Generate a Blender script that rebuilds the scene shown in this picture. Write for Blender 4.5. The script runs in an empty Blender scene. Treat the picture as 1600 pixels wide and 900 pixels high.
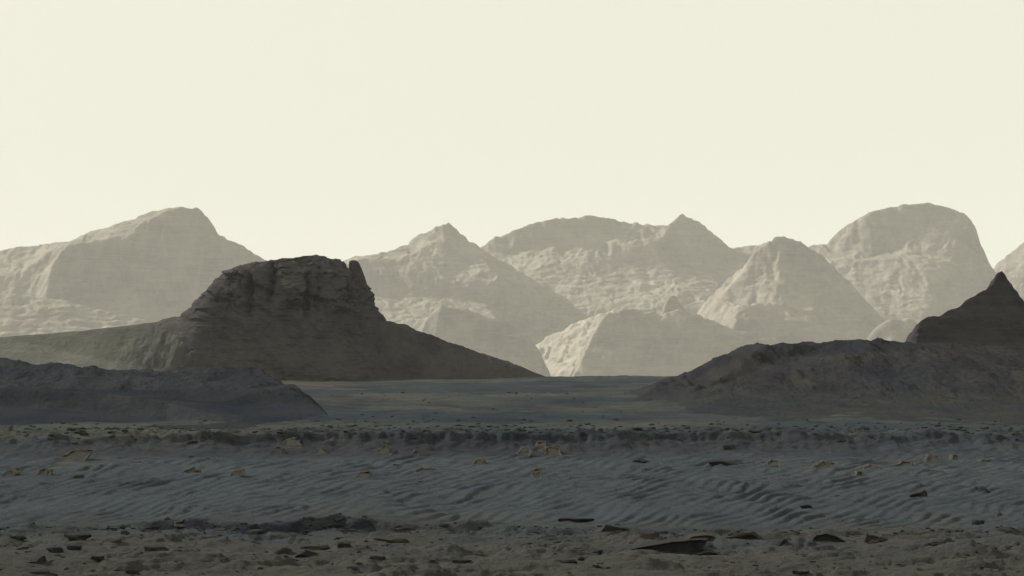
import bpy, bmesh, math, random
import numpy as np
from mathutils import Vector, geometry

# ------------------------------------------------------------------ camera
sc = bpy.context.scene
COL = sc.collection
CAM_H = 6.0
F = 800.0 / math.tan(math.radians(10.0))          # focal length in photograph pixels (20 degree field of view)
PITCH = math.atan(100.0 / F)
cam_d = bpy.data.cameras.new('camera')
cam = bpy.data.objects.new('camera', cam_d)
COL.objects.link(cam)
cam_d.sensor_width = 36.0
cam_d.lens = 18.0 / math.tan(math.radians(10.0))
cam_d.clip_start = 0.5
cam_d.clip_end = 40000
cam.location = (0, 0, CAM_H)
cam.rotation_euler = (math.radians(90) + PITCH, 0, 0)
sc.camera = cam

# ------------------------------------------------------------------ sky, sun, exposure
SUN_EL, SUN_AZ = 27.0, 49.0                        # azimuth: degrees to the left of the view direction
w = bpy.data.worlds.new('World'); sc.world = w; w.use_nodes = True
nt = w.node_tree; nt.nodes.clear()
out = nt.nodes.new('ShaderNodeOutputWorld'); bg = nt.nodes.new('ShaderNodeBackground')
sky = nt.nodes.new('ShaderNodeTexSky'); sky.sky_type = 'NISHITA'; sky.sun_disc = False
sky.sun_elevation = math.radians(SUN_EL); sky.sun_rotation = math.radians(-SUN_AZ)
sky.air_density = 0.6; sky.dust_density = 9.0; sky.ozone_density = 0.0; sky.altitude = 0
mix = nt.nodes.new('ShaderNodeMixRGB'); mix.inputs[0].default_value = 0.96
mix.inputs[2].default_value = (5.58, 5.52, 4.66, 1)  # thick even cream dust veil
nt.links.new(sky.outputs[0], mix.inputs[1]); nt.links.new(mix.outputs[0], bg.inputs[0])
bg.inputs[1].default_value = 0.1
nt.links.new(bg.outputs[0], out.inputs[0])
sun_d = bpy.data.lights.new('sun', 'SUN'); sun = bpy.data.objects.new('sun', sun_d); COL.objects.link(sun)
sun_d.energy = 5.0; sun_d.angle = math.radians(0.6); sun_d.color = (1.0, 0.95, 0.85)
e, a = math.radians(SUN_EL), math.radians(SUN_AZ)
sdir = Vector((-math.cos(e) * math.sin(a), math.cos(e) * math.cos(a), math.sin(e)))
sun.rotation_euler = (-sdir).to_track_quat('-Z', 'Y').to_euler()
sun.location = (-60, 0, 80)
sc.view_settings.view_transform = 'Standard'; sc.view_settings.look = 'None'
sc.view_settings.exposure = 0.6; sc.view_settings.gamma = 1.0
sc.render.engine = 'CYCLES'
try:
    sc.cycles.use_denoising = True
    sc.cycles.max_bounces = 5; sc.cycles.diffuse_bounces = 2; sc.cycles.volume_bounces = 1
except Exception:
    pass

# ------------------------------------------------------------------ helpers
def px(x, y, Y):
    """photograph pixel + distance ahead of the camera -> point in the world"""
    u, v = (x - 800.0) / F, (450.0 - y) / F
    c, s = math.cos(PITCH), math.sin(PITCH)
    dy, dz = c - s * v, s + c * v
    return (u / dy * Y, Y, CAM_H + dz / dy * Y)

def _h(ix, iy, seed):
    n = (ix.astype(np.int64) * 374761393 + iy.astype(np.int64) * 668265263 + seed * 974634777) & 0xffffffff
    n = ((n ^ (n >> 13)) * 1274126177) & 0xffffffff
    return (n ^ (n >> 16)) & 0xffff

def pn(x, y, seed=0):
    x = np.asarray(x, float); y = np.asarray(y, float)
    xi = np.floor(x); yi = np.floor(y); fx = x - xi; fy = y - yi
    ux = fx * fx * fx * (fx * (fx * 6 - 15) + 10); uy = fy * fy * fy * (fy * (fy * 6 - 15) + 10)
    def g(dx, dy):
        t = _h(xi + dx, yi + dy, seed) * (2 * math.pi / 65536.0)
        return np.cos(t) * (fx - dx) + np.sin(t) * (fy - dy)
    a0 = g(0, 0); b0 = g(1, 0); c0 = g(0, 1); d0 = g(1, 1)
    return (a0 + (b0 - a0) * ux + (c0 - a0) * uy + (a0 - b0 - c0 + d0) * ux * uy) * 1.5

def fbm(x, y, o=4, seed=0, gain=0.5):
    r = 0; am = 1.0; f = 1.0
    for i in range(o):
        r = r + am * pn(np.asarray(x) * f, np.asarray(y) * f, seed + i * 17); am *= gain; f *= 2.03
    return r

def ridged(x, y, o=3, seed=0):
    r = 0; am = 1.0; f = 1.0
    for i in range(o):
        r = r + am * (1 - 2 * np.abs(pn(np.asarray(x) * f, np.asarray(y) * f, seed + i * 31))); am *= 0.5; f *= 2.1
    return r - 0.7

def sst(a_, b_, x):
    t = np.clip((np.asarray(x) - a_) / (b_ - a_), 0, 1)
    return t * t * (3 - 2 * t)

def bump1(x, c, wd):
    return np.exp(-((np.asarray(x) - c) / wd) ** 2)

def tag(o, label=None, cat=None, group=None, kind=None):
    if label: o['label'] = label
    if cat: o['category'] = cat
    if group: o['group'] = group
    if kind: o['kind'] = kind
    return o

def link(name, me, mat=None, parent=None):
    o = bpy.data.objects.new(name, me); COL.objects.link(o)
    if mat and not me.materials: me.materials.append(mat)
    if parent: o.parent = parent
    return o

def mesh_from(name, co, quads, smooth=True):
    me = bpy.data.meshes.new(name)
    n = len(co); m, k = quads.shape
    me.vertices.add(n); me.vertices.foreach_set('co', np.ascontiguousarray(co, np.float32).ravel())
    me.loops.add(m * k); me.loops.foreach_set('vertex_index', np.ascontiguousarray(quads, np.int32).ravel())
    me.polygons.add(m); me.polygons.foreach_set('loop_start', np.arange(0, m * k, k, dtype=np.int32))
    me.polygons.foreach_set('loop_total', np.full(m, k, np.int32))
    me.update(calc_edges=True); me.validate()
    me.polygons.foreach_set('use_smooth', np.full(len(me.polygons), smooth, bool))
    return me

def grid_quads(nr, nc, wrap=False, keep=None):
    i = np.arange(nr - 1)[:, None]; j = np.arange(nc if wrap else nc - 1)[None, :]
    a_ = i * nc + j; b_ = i * nc + (j + 1) % nc
    q = np.stack([a_, b_, b_ + nc, a_ + nc], -1).reshape(-1, 4)
    if keep is not None:
        q = q[keep.ravel()[q].any(1)]
    return q

def attr(me, name, val):
    at = me.attributes.new(name, 'FLOAT', 'POINT')
    at.data.foreach_set('value', np.ascontiguousarray(val, np.float32).ravel())

# ------------------------------------------------------------------ materials
class NT:
    def __init__(s, name, rough=1.0, spec=0.0):
        s.m = bpy.data.materials.new(name); s.m.use_nodes = True
        s.t = s.m.node_tree; s.b = s.t.nodes['Principled BSDF']
        s.b.inputs['Roughness'].default_value = rough
        s.b.inputs['Specular IOR Level'].default_value = spec
        s.pos = s.t.nodes.new('ShaderNodeNewGeometry').outputs['Position']
    def map(s, scale, rot=(0, 0, 0)):
        n = s.t.nodes.new('ShaderNodeMapping'); n.inputs['Scale'].default_value = scale
        n.inputs['Rotation'].default_value = rot
        s.t.links.new(s.pos, n.inputs['Vector']); return n.outputs[0]
    def noise(s, scale, detail=5, rough=0.6, rot=(0, 0, 0), lo=0.35, hi=0.65, dist=0.0):
        n = s.t.nodes.new('ShaderNodeTexNoise'); n.inputs['Scale'].default_value = 1.0
        n.inputs['Detail'].default_value = detail; n.inputs['Roughness'].default_value = rough; n.inputs['Distortion'].default_value = dist
        s.t.links.new(s.map(scale, rot), n.inputs['Vector'])
        r = s.t.nodes.new('ShaderNodeMapRange'); r.inputs[1].default_value = lo; r.inputs[2].default_value = hi
        s.t.links.new(n.outputs['Fac'], r.inputs[0]); return r.outputs[0]
    def attr(s, name):
        n = s.t.nodes.new('ShaderNodeAttribute'); n.attribute_name = name; return n.outputs['Fac']
    def math(s, op, a_, b_):
        n = s.t.nodes.new('ShaderNodeMath'); n.operation = op
        for i, v in enumerate((a_, b_)):
            if isinstance(v, (int, float)): n.inputs[i].default_value = v
            else: s.t.links.new(v, n.inputs[i])
        return n.outputs[0]
    def mix(s, f, a_, b_):
        n = s.t.nodes.new('ShaderNodeMixRGB'); n.use_clamp = True
        for i, v in enumerate((f, a_, b_)):
            if isinstance(v, (int, float)): n.inputs[i].default_value = v
            elif isinstance(v, tuple): n.inputs[i].default_value = v + (1,)
            else: s.t.links.new(v, n.inputs[i])
        return n.outputs[0]
    def done(s, col, height=None, dist=0.1, strength=0.6):
        s.t.links.new(col, s.b.inputs['Base Color'])
        if height is not None:
            b = s.t.nodes.new('ShaderNodeBump'); b.inputs['Distance'].default_value = dist
            b.inputs['Strength'].default_value = strength
            s.t.links.new(height, b.inputs['Height']); s.t.links.new(b.outputs[0], s.b.inputs['Normal'])
        return s.m

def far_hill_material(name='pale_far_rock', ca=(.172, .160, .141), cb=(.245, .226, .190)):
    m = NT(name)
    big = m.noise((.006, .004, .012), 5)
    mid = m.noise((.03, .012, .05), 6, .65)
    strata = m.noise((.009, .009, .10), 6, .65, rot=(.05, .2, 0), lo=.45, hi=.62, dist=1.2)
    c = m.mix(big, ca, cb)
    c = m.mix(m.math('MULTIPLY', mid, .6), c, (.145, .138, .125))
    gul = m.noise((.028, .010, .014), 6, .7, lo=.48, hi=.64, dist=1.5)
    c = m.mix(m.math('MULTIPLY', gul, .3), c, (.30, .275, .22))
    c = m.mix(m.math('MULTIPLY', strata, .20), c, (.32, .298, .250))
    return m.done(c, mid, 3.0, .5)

def butte_material(name='dark_brown_rock', band=.22, cband=(.042, .040, .045), ca=(.068, .063, .059), cb=(.045, .045, .051)):
    m = NT(name)
    big = m.noise((.1, .1, .16), 4)
    strata = m.noise((.05, .05, .9), 5, .65, rot=(0, .12, 0), dist=1.0)
    fine = m.noise((.9, .9, 1.3), 6, .7)
    c = m.mix(big, ca, cb)
    c = m.mix(m.math('MULTIPLY', m.noise((.22, .2, .16), 5, .6, lo=.48, hi=.62), .6), c, tuple(v * .55 for v in cb))
    c = m.mix(m.math('MULTIPLY', strata, band), c, cband)
    c = m.mix(m.math('MULTIPLY', fine, .4), c, tuple(v * 1.25 for v in ca))
    sand = m.attr('sand')
    s2 = m.mix(m.noise((.15, .08, .3), 5), (.135, .136, .120), (.105, .109, .100))
    s2 = m.mix(m.math('MULTIPLY', m.noise((.5, .3, 1), 6, .7, lo=.5, hi=.68), .5), s2, (.075, .074, .068))
    c = m.mix(sand, c, s2)
    return m.done(c, fine, .35, .7)

def dark_hill_material(name='dark_basalt_hill', ca=(.038, .036, .033), cb=(.018, .021, .030), cc=(.036, .038, .039), csa=(.022, .026, .032), csb=(.034, .035, .034)):
    m = NT(name)
    q = m.noise((.42, .06, .3), 6, .68, rot=(0, 0, -.34), lo=.42, hi=.58)
    big = m.noise((.10, .05, .3), 4)
    fine = m.noise((1.8, 1.0, 2.5), 6, .72)
    c = m.mix(big, ca, cb)
    c = m.mix(m.math('MULTIPLY', q, .75), c, (.011, .012, .019))
    c = m.mix(m.math('MULTIPLY', fine, .4), c, cc)
    sand = m.attr('sand')
    c = m.mix(sand, c, m.mix(m.noise((.3, .1, 1), 5), csa, csb))
    return m.done(c, fine, .18, .8)

def ground_material():
    m = NT('dark_sandy_ground')
    streak = m.noise((.22, .30, .6), 6, .65)
    blot = m.noise((.10, .09, .3), 5, .6)
    fine = m.noise((1.6, 1.8, 3), 7, .72)
    grit = m.noise((7, 7, 7), 5, .7)
    lag = m.noise((.55, .75, 1), 7, .74, lo=.545, hi=.62)
    lag2 = m.noise((2.2, 2.6, 3), 6, .74, lo=.56, hi=.64)
    # olive bedrock plain
    ol = m.mix(blot, (.045, .045, .043), (.058, .059, .056))
    ol = m.mix(m.math('MULTIPLY', fine, .4), ol, (.042, .045, .046))
    ol = m.mix(m.math('MULTIPLY', streak, .4), ol, (.068, .064, .053))
    # blue grey dune sand
    bl = m.mix(blot, (.042, .052, .065), (.053, .065, .078))
    bl = m.mix(m.math('MULTIPLY', streak, .4), bl, (.074, .085, .089))
    bl = m.mix(m.math('MULTIPLY', fine, .35), bl, (.025, .028, .034))
    # upper plain
    up = m.mix(m.noise((.035, .03, .3), 5, .6, lo=.42, hi=.58), (.068, .071, .062), (.037, .047, .055))
    up = m.mix(m.math('MULTIPLY', m.noise((.12, .05, .3), 6, .7, lo=.46, hi=.62), .75), up, (.021, .026, .036))
    up = m.mix(m.math('MULTIPLY', fine, .3), up, (.026, .030, .034))
    bl = m.mix(m.math('MULTIPLY', m.attr('shade_sand'), .8), bl, (.027, .028, .036))  # shade on the slope below the upper rim, painted as darker purplish sand
    c = m.mix(m.attr('dune'), ol, bl)
    c = m.mix(m.attr('plain'), c, up)
    pale = m.math('MULTIPLY', m.attr('pale'), m.noise((.8, .6, 1.5), 5, .65, lo=.40, hi=.62))
    c = m.mix(pale, c, (.098, .092, .072))
    # dark gravel lag, then shade of the two ledge faces painted as dark bands
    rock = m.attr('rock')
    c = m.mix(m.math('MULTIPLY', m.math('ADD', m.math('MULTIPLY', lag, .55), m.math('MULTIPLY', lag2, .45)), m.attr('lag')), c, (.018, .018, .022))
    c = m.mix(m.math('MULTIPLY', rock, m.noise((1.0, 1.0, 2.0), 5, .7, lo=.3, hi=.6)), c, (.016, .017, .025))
    c = m.mix(m.math('MULTIPLY', grit, .22), c, (.020, .021, .025))
    h = m.math('ADD', fine, m.math('MULTIPLY', grit, .3))
    return m.done(c, h, .08, 1.0)

def rock_material(name, a_, b_, sc_=6.0, dust=.6):
    m = NT(name)
    n1 = m.noise((sc_, sc_, sc_ * 1.6), 5, .65); n2 = m.noise((sc_ * 5,) * 3, 5, .7)
    c = m.mix(n1, a_, b_)
    c = m.mix(m.math('MULTIPLY', n2, .35), c, tuple(v * .55 for v in a_))
    g = m.t.nodes.new('ShaderNodeNewGeometry'); sp = m.t.nodes.new('ShaderNodeSeparateXYZ'); m.t.links.new(g.outputs['Normal'], sp.inputs[0])
    r = m.t.nodes.new('ShaderNodeMapRange'); r.inputs[1].default_value = .55; r.inputs[2].default_value = .95; m.t.links.new(sp.outputs[2], r.inputs[0])
    c = m.mix(m.math('MULTIPLY', r.outputs[0], dust), c, (.048, .048, .045))     # settled dust
    return m.done(c, n2, .03, .9)

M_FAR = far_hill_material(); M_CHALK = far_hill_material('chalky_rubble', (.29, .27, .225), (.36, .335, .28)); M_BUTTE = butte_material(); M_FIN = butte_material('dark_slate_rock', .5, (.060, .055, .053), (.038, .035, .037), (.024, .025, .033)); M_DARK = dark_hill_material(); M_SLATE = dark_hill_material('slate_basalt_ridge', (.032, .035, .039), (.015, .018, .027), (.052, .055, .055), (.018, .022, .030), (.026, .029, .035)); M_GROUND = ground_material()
M_ROCK = rock_material('dark_basalt_rock', (.027, .028, .033), (.040, .041, .043))
M_ROCKB = rock_material('brown_rock', (.046, .039, .035), (.060, .052, .045))
M_ROCKO = rock_material('olive_rock', (.050, .048, .042), (.078, .074, .060))
M_PALE = rock_material('pale_bedrock', (.064, .063, .056), (.090, .087, .074))
M_TAN = rock_material('tan_boulder', (.078, .067, .055), (.098, .083, .067))

# ------------------------------------------------------------------ the ground
rng = np.random.default_rng(7)
random.seed(11)

def lower_edge(x):
    return 97 + 3.2 * pn(x / 9.0, x * 0 + 3.3, 5) + 1.3 * pn(x / 2.4, x * 0 + .3, 6) + .4 * pn(x / .7, x * 0 + 1.3, 4)

def upper_edge(x):
    return 157.0 + 3.0 * pn(x / 16.0, x * 0 + 9.1, 7) + .8 * pn(x / 3.6, x * 0 + 4.2, 8) + .5 * pn(x / 1.1, x * 0 + 1.2, 9) + .25 * pn(x / .4, x * 0 + 7.2, 10)

def ground_h(x, y, detail=True):
    x = np.asarray(x, float); y = np.asarray(y, float)
    z = 0.05 * pn(x / 9, y / 14, 1) + 0.03 * pn(x / 3, y / 5, 2)
    y1 = lower_edge(x); y2 = upper_edge(x)
    xr = x / 96.0 * F + 800
    a1 = .07 + .30 * np.clip(bump1(xr, 330, 150) + bump1(xr, 520, 110), 0, 1) + .05 * pn(x / 3.0, x * 0, 12)
    z = z + a1 * sst(0, .7, y - y1)
    t = np.clip((y - y1) / (y2 - y1), 0, 1)
    z = z + .20 * t ** 1.3 + (.37 - a1) * sst(0, .6, t) + .70 * np.clip((y - y2 + 9) / 9, 0, 1) ** 3.2
    xs = x / 157.0 * F + 800
    a2 = .15 + .22 * np.clip(bump1(xs, 480, 330) + .75 * bump1(xs, 1030, 300), 0, 1) + .06 * pn(x / 2.5, x * 0, 13)
    z = z + a2 * sst(-.1, .5, y - y2) + (.10 - a2) * sst(0, 12, y - y2) + .25 * sst(172, 420, y)
    far = sst(160, 210, y)
    z = z + far * (.22 * pn(x / 16, y / 45, 21) + .14 * pn(x / 5, y / 18, 22) + .05 * fbm(x / 1.6, y / 6, 3, 23))
    z = z + bump1(y, 470, 60) * (.30 * pn(x / 17, y / 80, 24) + .012 * x)
    z = z - np.clip(y - 500, 0, 130) ** 2 * .00023 - np.clip(y - 630, 0, 2000) * .052
    z = np.maximum(z, -72)
    if detail:
        # wind ripples on the dune sand, crests running away from the camera and to the right
        wgt = sst(0, 7, y - y1) * sst(1.0, 9, y2 - y)
        wx = .8 * pn(x / 3.5, y / 12, 31); 
        q = (x + 27) * np.exp(-(y - 125) / 125.0) / .80 + wx * 1.3 + .35 * pn(x / 1.6, y / 9, 34)
        fr = q - np.floor(q)
        rip = np.where(fr < .75, fr / .75, (1 - fr) / .25)
        am = .065 + .085 * np.clip(pn(x / 4, y / 13, 33) + .35, 0, 1.2)
        am = am * (.45 + .55 * sst(-.3, .4, pn(x / 2.2, y / 7.0, 35)))
        z = z + wgt * rip * am
        q2 = (x + 50) * np.exp(-(y - 125) / 125.0) / .42 + 1.3 * pn(x / 2, y / 5, 37)
        z = z + wgt * .016 * np.sin(q2 * 6.283) * sst(-.2, .4, pn(x / 3, y / 9, 38))
        z = z + wgt * .07 * fbm(x / 1.8, y / 4.0, 4, 39, .55)
        b3 = fbm(x / 1.5, y / 2.0, 4, 40, .55) * 3; fr3 = b3 - np.floor(b3)
        z = z + wgt * .07 * (np.floor(b3) + sst(0, .25, fr3)) / 3 * sst(.05, .45, pn(x / 3.5, y / 7, 46))
        # broken bedrock: foreground plain and the two rims
        fg = 1 - sst(-1, 2, y - y1)
        b = fbm(x / 2.4, y / 2.2, 5, 41, .47)
        st = b * 3.0; fr = st - np.floor(st)
        plates = (np.floor(st) + sst(.0, .14, fr)) / 3.0
        z = z + fg * (.03 * b + .19 * plates * (.5 + sst(-.3, .4, pn(x / 4, y / 5, 45))) + .022 * fbm(x / .35, y / .5, 3, 44, .6))
        rim = bump1(y, y2 + 4, 8) + .55 * far * sst(0, .5, pn(x / 12, y / 40, 47))
        rim = np.clip(rim, 0, 1)
        b2 = fbm(x / 2.4, y / 3.0, 5, 51, .58)
        st = b2 * 3.0; fr = st - np.floor(st)
        z = z + rim * (.12 * b2 + .05 * fbm(x / .5, y / .8, 3, 53, .6) + .15 * np.clip((np.floor(st) + sst(0, .3, fr)) / 3, -.3, 1))
        rim1 = bump1(y, y1 + .9, 1.6)
        z = z + rim1 * .07 * fbm(x / .9, y / .9, 4, 55, .6)
    return z

def raymarch(pts):
    """photograph pixels -> where those sight lines meet the ground"""
    Y = np.concatenate([np.arange(60, 175, .06), np.geomspace(175, 640, 900)])
    res = []
    for (x, y) in pts:
        u, v = (x - 800.0) / F, (450.0 - y) / F
        c, s = math.cos(PITCH), math.sin(PITCH)
        dy, dz = c - s * v, s + c * v
        X = u / dy * Y; Z = CAM_H + dz / dy * Y
        below = Z < ground_h(X, Y)
        i = int(np.argmax(below)) if below.any() else len(Y) - 1
        res.append((X[i], Y[i]))
    return res

def build_ground():
    Y = np.concatenate([np.linspace(-250, 50, 14), np.arange(54, 76, 1.0), np.arange(76, 100, .13), np.arange(100, 150, .24),
                        np.arange(150, 172, .14), np.geomspace(172, 560, 170), np.geomspace(575, 9000, 45)])
    u = np.concatenate([np.linspace(-1, -.66, 26), np.linspace(-.655, .655, 560), np.linspace(.66, 1, 26)])
    hw = .29 * np.sqrt(Y ** 2 + 40 ** 2)
    X = u[None, :] * hw[:, None]; YY = np.repeat(Y[:, None], len(u), 1)
    Z = ground_h(X, YY)
    me = mesh_from('ground', np.stack([X, YY, Z], -1).reshape(-1, 3), grid_quads(len(Y), len(u)))
    y1 = lower_edge(X); y2 = upper_edge(X); xs0 = X / 97 * F + 800; xs2 = X / 157 * F + 800
    attr(me, 'shade_sand', np.clip(sst(-11, -3, YY - y2 + 2.5 * pn(X / 5, YY / 4, 81)) * sst(.5, -.3, YY - y2) * (.45 + .55 * bump1(xs2, 620, 520)), 0, 1))  # mask for the painted shade on the sand under the upper rim
    attr(me, 'rock', np.clip(1.0 * sst(-.3, .3, pn(X / 1.2, YY / .8, 69) + .1) * bump1(YY, y2 + .2, .95) * (.6 + .4 * np.clip(bump1(xs2, 470, 260) + .55 * bump1(xs2, 1000, 260), 0, 1)) + .9 * bump1(YY, y1 + .35, .5) * (.25 + np.clip(bump1(xs0, 330, 150) + bump1(xs0, 520, 110), 0, 1)), 0, 1))  # mask for shade painted as dark bands along the rim scarp and lower ledge
    attr(me, 'lag', np.clip(.38 + .6 * bump1(YY, y2 + 4, 9) + .5 * bump1(YY, y1, 4) + .5 * (YY > 175) - .05 * bump1(YY, 135, 22), 0, 1))
    attr(me, 'dune', (1 - .4 * sst(.1, .7, fbm(X / 2.0, YY / 2.5, 4, 67))) * sst(-14, 12, YY - y1 + 11 * pn(X / 5, YY / 7, 61) + 2.5 * pn(X / 1.1, YY / 1.6, 62)))
    attr(me, 'plain', sst(-.6, .6, YY - y2))
    xs = X / YY * F + 800
    pale = bump1(YY, y2 + 3.0, 4) * (.12 + .8 * bump1(xs, 360, 200)) * sst(-.2, .4, pn(X / 3, YY / 7, 63) + .25)
    pale = pale + .8 * bump1(xs, 70, 110) * bump1(YY, 142, 8) * sst(-.1, .3, pn(X / 1.5, YY / 3, 64))
    pale = pale + .75 * bump1(xs, 1420, 190) * bump1(YY, 134, 6) * sst(.0, .35, pn(X / 1.3, YY / 2.6, 65))
    pale = pale + .25 * sst(.1, .5, pn(X / 2.2, YY / 2.2, 66)) * (1 - sst(-1, 4, YY - y1))
    attr(me, 'pale', np.clip(pale, 0, 1))
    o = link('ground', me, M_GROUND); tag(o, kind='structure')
    return o
build_ground()

# ------------------------------------------------------------------ hills from control points
def tin_hill(name, lines, foot_front, foot_back, mat, res, zfoot, noise, label=None, cat=None, parent=None, sandf=None, kind='structure', warp=.0):
    pts = []; edges = []
    for ln in lines:
        base = len(pts)
        for p in ln: pts.append(px(*p))
        edges += [(base + i, base + i + 1) for i in range(len(ln) - 1)]
    xs = [p[0] for p in pts]; x0, x1 = min(xs), max(xs)
    wd = (x1 - x0) * .04
    cr = [p for p in pts]
    for k in range(9):
        xx = x0 - wd + (x1 - x0 + 2 * wd) * k / 8
        pts.append((xx, foot_front, zfoot)); pts.append((xx, foot_back, zfoot))
    ym = .5 * (foot_front + foot_back)
    pts.append((x0 - wd * 1.5, ym, zfoot)); pts.append((x1 + wd * 1.5, ym, zfoot))
    v2 = [Vector((p[0], p[1])) for p in pts]
    rv, re, rf, ov, oe, of = geometry.delaunay_2d_cdt(v2, edges, [], 0, 1e-4)
    zz = []
    for i, v in enumerate(rv):
        if ov[i]: zz.append(pts[ov[i][0]][2])
        else:
            d = [((v.x - p[0]) ** 2 + (v.y - p[1]) ** 2, p[2]) for p in pts]; d.sort(); zz.append((d[0][1] + d[1][1]) / 2)
    gx = np.arange(x0 - wd * 1.5, x1 + wd * 1.5 + res[0], res[0]); gy = np.arange(foot_front, foot_back + res[1], res[1])
    X, Y = np.meshgrid(gx, gy); Z = np.full(X.shape, np.nan)
    for f in rf:
        (ax, ay), (bx, by), (cx, cy) = [(rv[i].x, rv[i].y) for i in f]
        za, zb, zc = [zz[i] for i in f]
        den = (by - cy) * (ax - cx) + (cx - bx) * (ay - cy)
        if abs(den) < 1e-9: continue
        i0 = max(0, int((min(ax, bx, cx) - gx[0]) / res[0]) - 1); i1 = int((max(ax, bx, cx) - gx[0]) / res[0]) + 2
        j0 = max(0, int((min(ay, by, cy) - gy[0]) / res[1]) - 1); j1 = int((max(ay, by, cy) - gy[0]) / res[1]) + 2
        sx, sy = X[j0:j1, i0:i1], Y[j0:j1, i0:i1]
        l1 = ((by - cy) * (sx - cx) + (cx - bx) * (sy - cy)) / den
        l2 = ((cy - ay) * (sx - cx) + (ax - cx) * (sy - cy)) / den
        l3 = 1 - l1 - l2
        ins = (l1 > -1e-6) & (l2 > -1e-6) & (l3 > -1e-6)
        Z[j0:j1, i0:i1][ins] = (l1 * za + l2 * zb + l3 * zc)[ins]
    ok = ~np.isnan(Z); Z = np.where(ok, Z, zfoot)
    if warp > 0:
        am = sst(zfoot + 15, zfoot + 60, Z)
        sx_ = X + am * warp * (1.0 * fbm(X / (warp * 7), Y / (warp * 7), 3, 71) + .3 * pn(X / (warp * 2), Y / (warp * 2), 75))
        sy_ = Y + am * warp * 1.1 * fbm(X / (warp * 6), Y / (warp * 9), 3, 79)
        ci = np.clip((sx_ - gx[0]) / res[0], 0, len(gx) - 1.001); ri = np.clip((sy_ - gy[0]) / res[1], 0, len(gy) - 1.001)
        c0 = ci.astype(int); r0 = ri.astype(int); fc = ci - c0; fr_ = ri - r0
        Z = (Z[r0, c0] * (1 - fc) + Z[r0, c0 + 1] * fc) * (1 - fr_) + (Z[r0 + 1, c0] * (1 - fc) + Z[r0 + 1, c0 + 1] * fc) * fr_
    # round the facets a little, then roughen
    for _ in range(2):
        Zp = np.pad(Z, 1, mode='edge')
        Z = (Zp[:-2, 1:-1] + Zp[2:, 1:-1] + Zp[1:-1, :-2] + Zp[1:-1, 2:] + 4 * Z) / 8
    Z = Z + noise(X, Y, Z)
    me = mesh_from(name, np.stack([X, Y, Z], -1).reshape(-1, 3), grid_quads(*X.shape, keep=ok & (Z > zfoot + .02 * abs(zfoot))))
    if sandf is not None: attr(me, 'sand', sandf(X, Y, Z))
    o = link(name, me, mat, parent)
    return tag(o, label, cat, None, kind)

def far_noise(seed, k=1.0):
    def f(X, Y, Z):
        up = sst(-75, -40, Z)
        wx = X + 40 * fbm(X / 110, Y / 110, 3, seed + 3); wy = Y + 40 * fbm(X / 110, Y / 110, 3, seed + 4)
        n = 3.5 * fbm(X / 110, Y / 110, 4, seed)
        vx = X + 45 * fbm(X / 90, Y / 120, 3, seed + 21) + .25 * Y
        am = sst(-.35, .5, pn(X / 170, Y / 170, seed + 6))
        n = n + 3.4 * ridged(wx / 85, wy / 140, 4, seed + 5) * (.2 + .8 * am) + 3.6 * ridged(vx / 62, wy / 260, 4, seed + 23) * (1 - .65 * am)
        n = n + (2.4 + 2.4 * np.clip(pn(X / 120, Y / 120, seed + 13), -.5, 1)) * (.42 * ridged(vx / 24, wy / 50, 4, seed + 9) + .35 * fbm(X / 13, Y / 16, 3, seed + 10, .62))
        t = Z / 13.0 + 1.2 * pn(X / 80, Y / 80, seed + 11)
        n = n + 3.2 * (sst(.3, .7, t - np.floor(t)) - (t - np.floor(t)))
        return n * up * k
    return f

FR = (2.6, 4.5); ZF = -95

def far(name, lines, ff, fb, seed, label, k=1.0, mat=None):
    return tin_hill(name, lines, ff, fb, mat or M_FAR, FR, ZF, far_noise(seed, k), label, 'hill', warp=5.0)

# far left massif
far('hill', [
    [(-200, 440, 6200), (-120, 415, 6200), (-40, 400, 6200), (0, 394, 6200), (35, 382, 6200), (70, 380, 6200), (105, 378, 6200), (150, 358, 6200), (205, 343, 6200),
     (240, 330, 6200), (265, 322, 6200), (290, 321, 6200), (312, 326, 6200), (330, 345, 6200), (342, 366, 6200), (385, 386, 6200), (412, 403, 6200), (470, 445, 6200), (530, 500, 6210)],
    [(264, 324, 6196), (240, 342, 6150), (215, 360, 6120), (195, 378, 6085), (150, 379, 6080), (108, 381, 6078), (88, 405, 6030), (76, 435, 5980), (74, 465, 5930), (72, 500, 5870)],
    [(120, 470, 6020), (200, 480, 6030), (300, 480, 6060), (400, 490, 6090)],
    [(-120, 450, 6090), (-40, 440, 6080), (20, 430, 6070), (50, 445, 6030)]],
    5850, 6560, 100, 'pale hazy massif with a rounded summit and a broad shaded face, at the left', .8)
far('hill', [
    [(-180, 470, 5400), (-80, 466, 5400), (0, 458, 5400), (20, 456, 5400), (45, 463, 5400), (110, 473, 5400), (170, 485, 5400), (225, 497, 5400), (300, 525, 5400)],
    [(-60, 490, 5330), (20, 490, 5320), (95, 490, 5320), (112, 510, 5270)],
    [(-60, 530, 5180), (60, 545, 5160), (200, 545, 5200)]],
    5000, 5650, 140, 'low pale sunlit hill in front of the shaded face of the left massif', 1.0)
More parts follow.
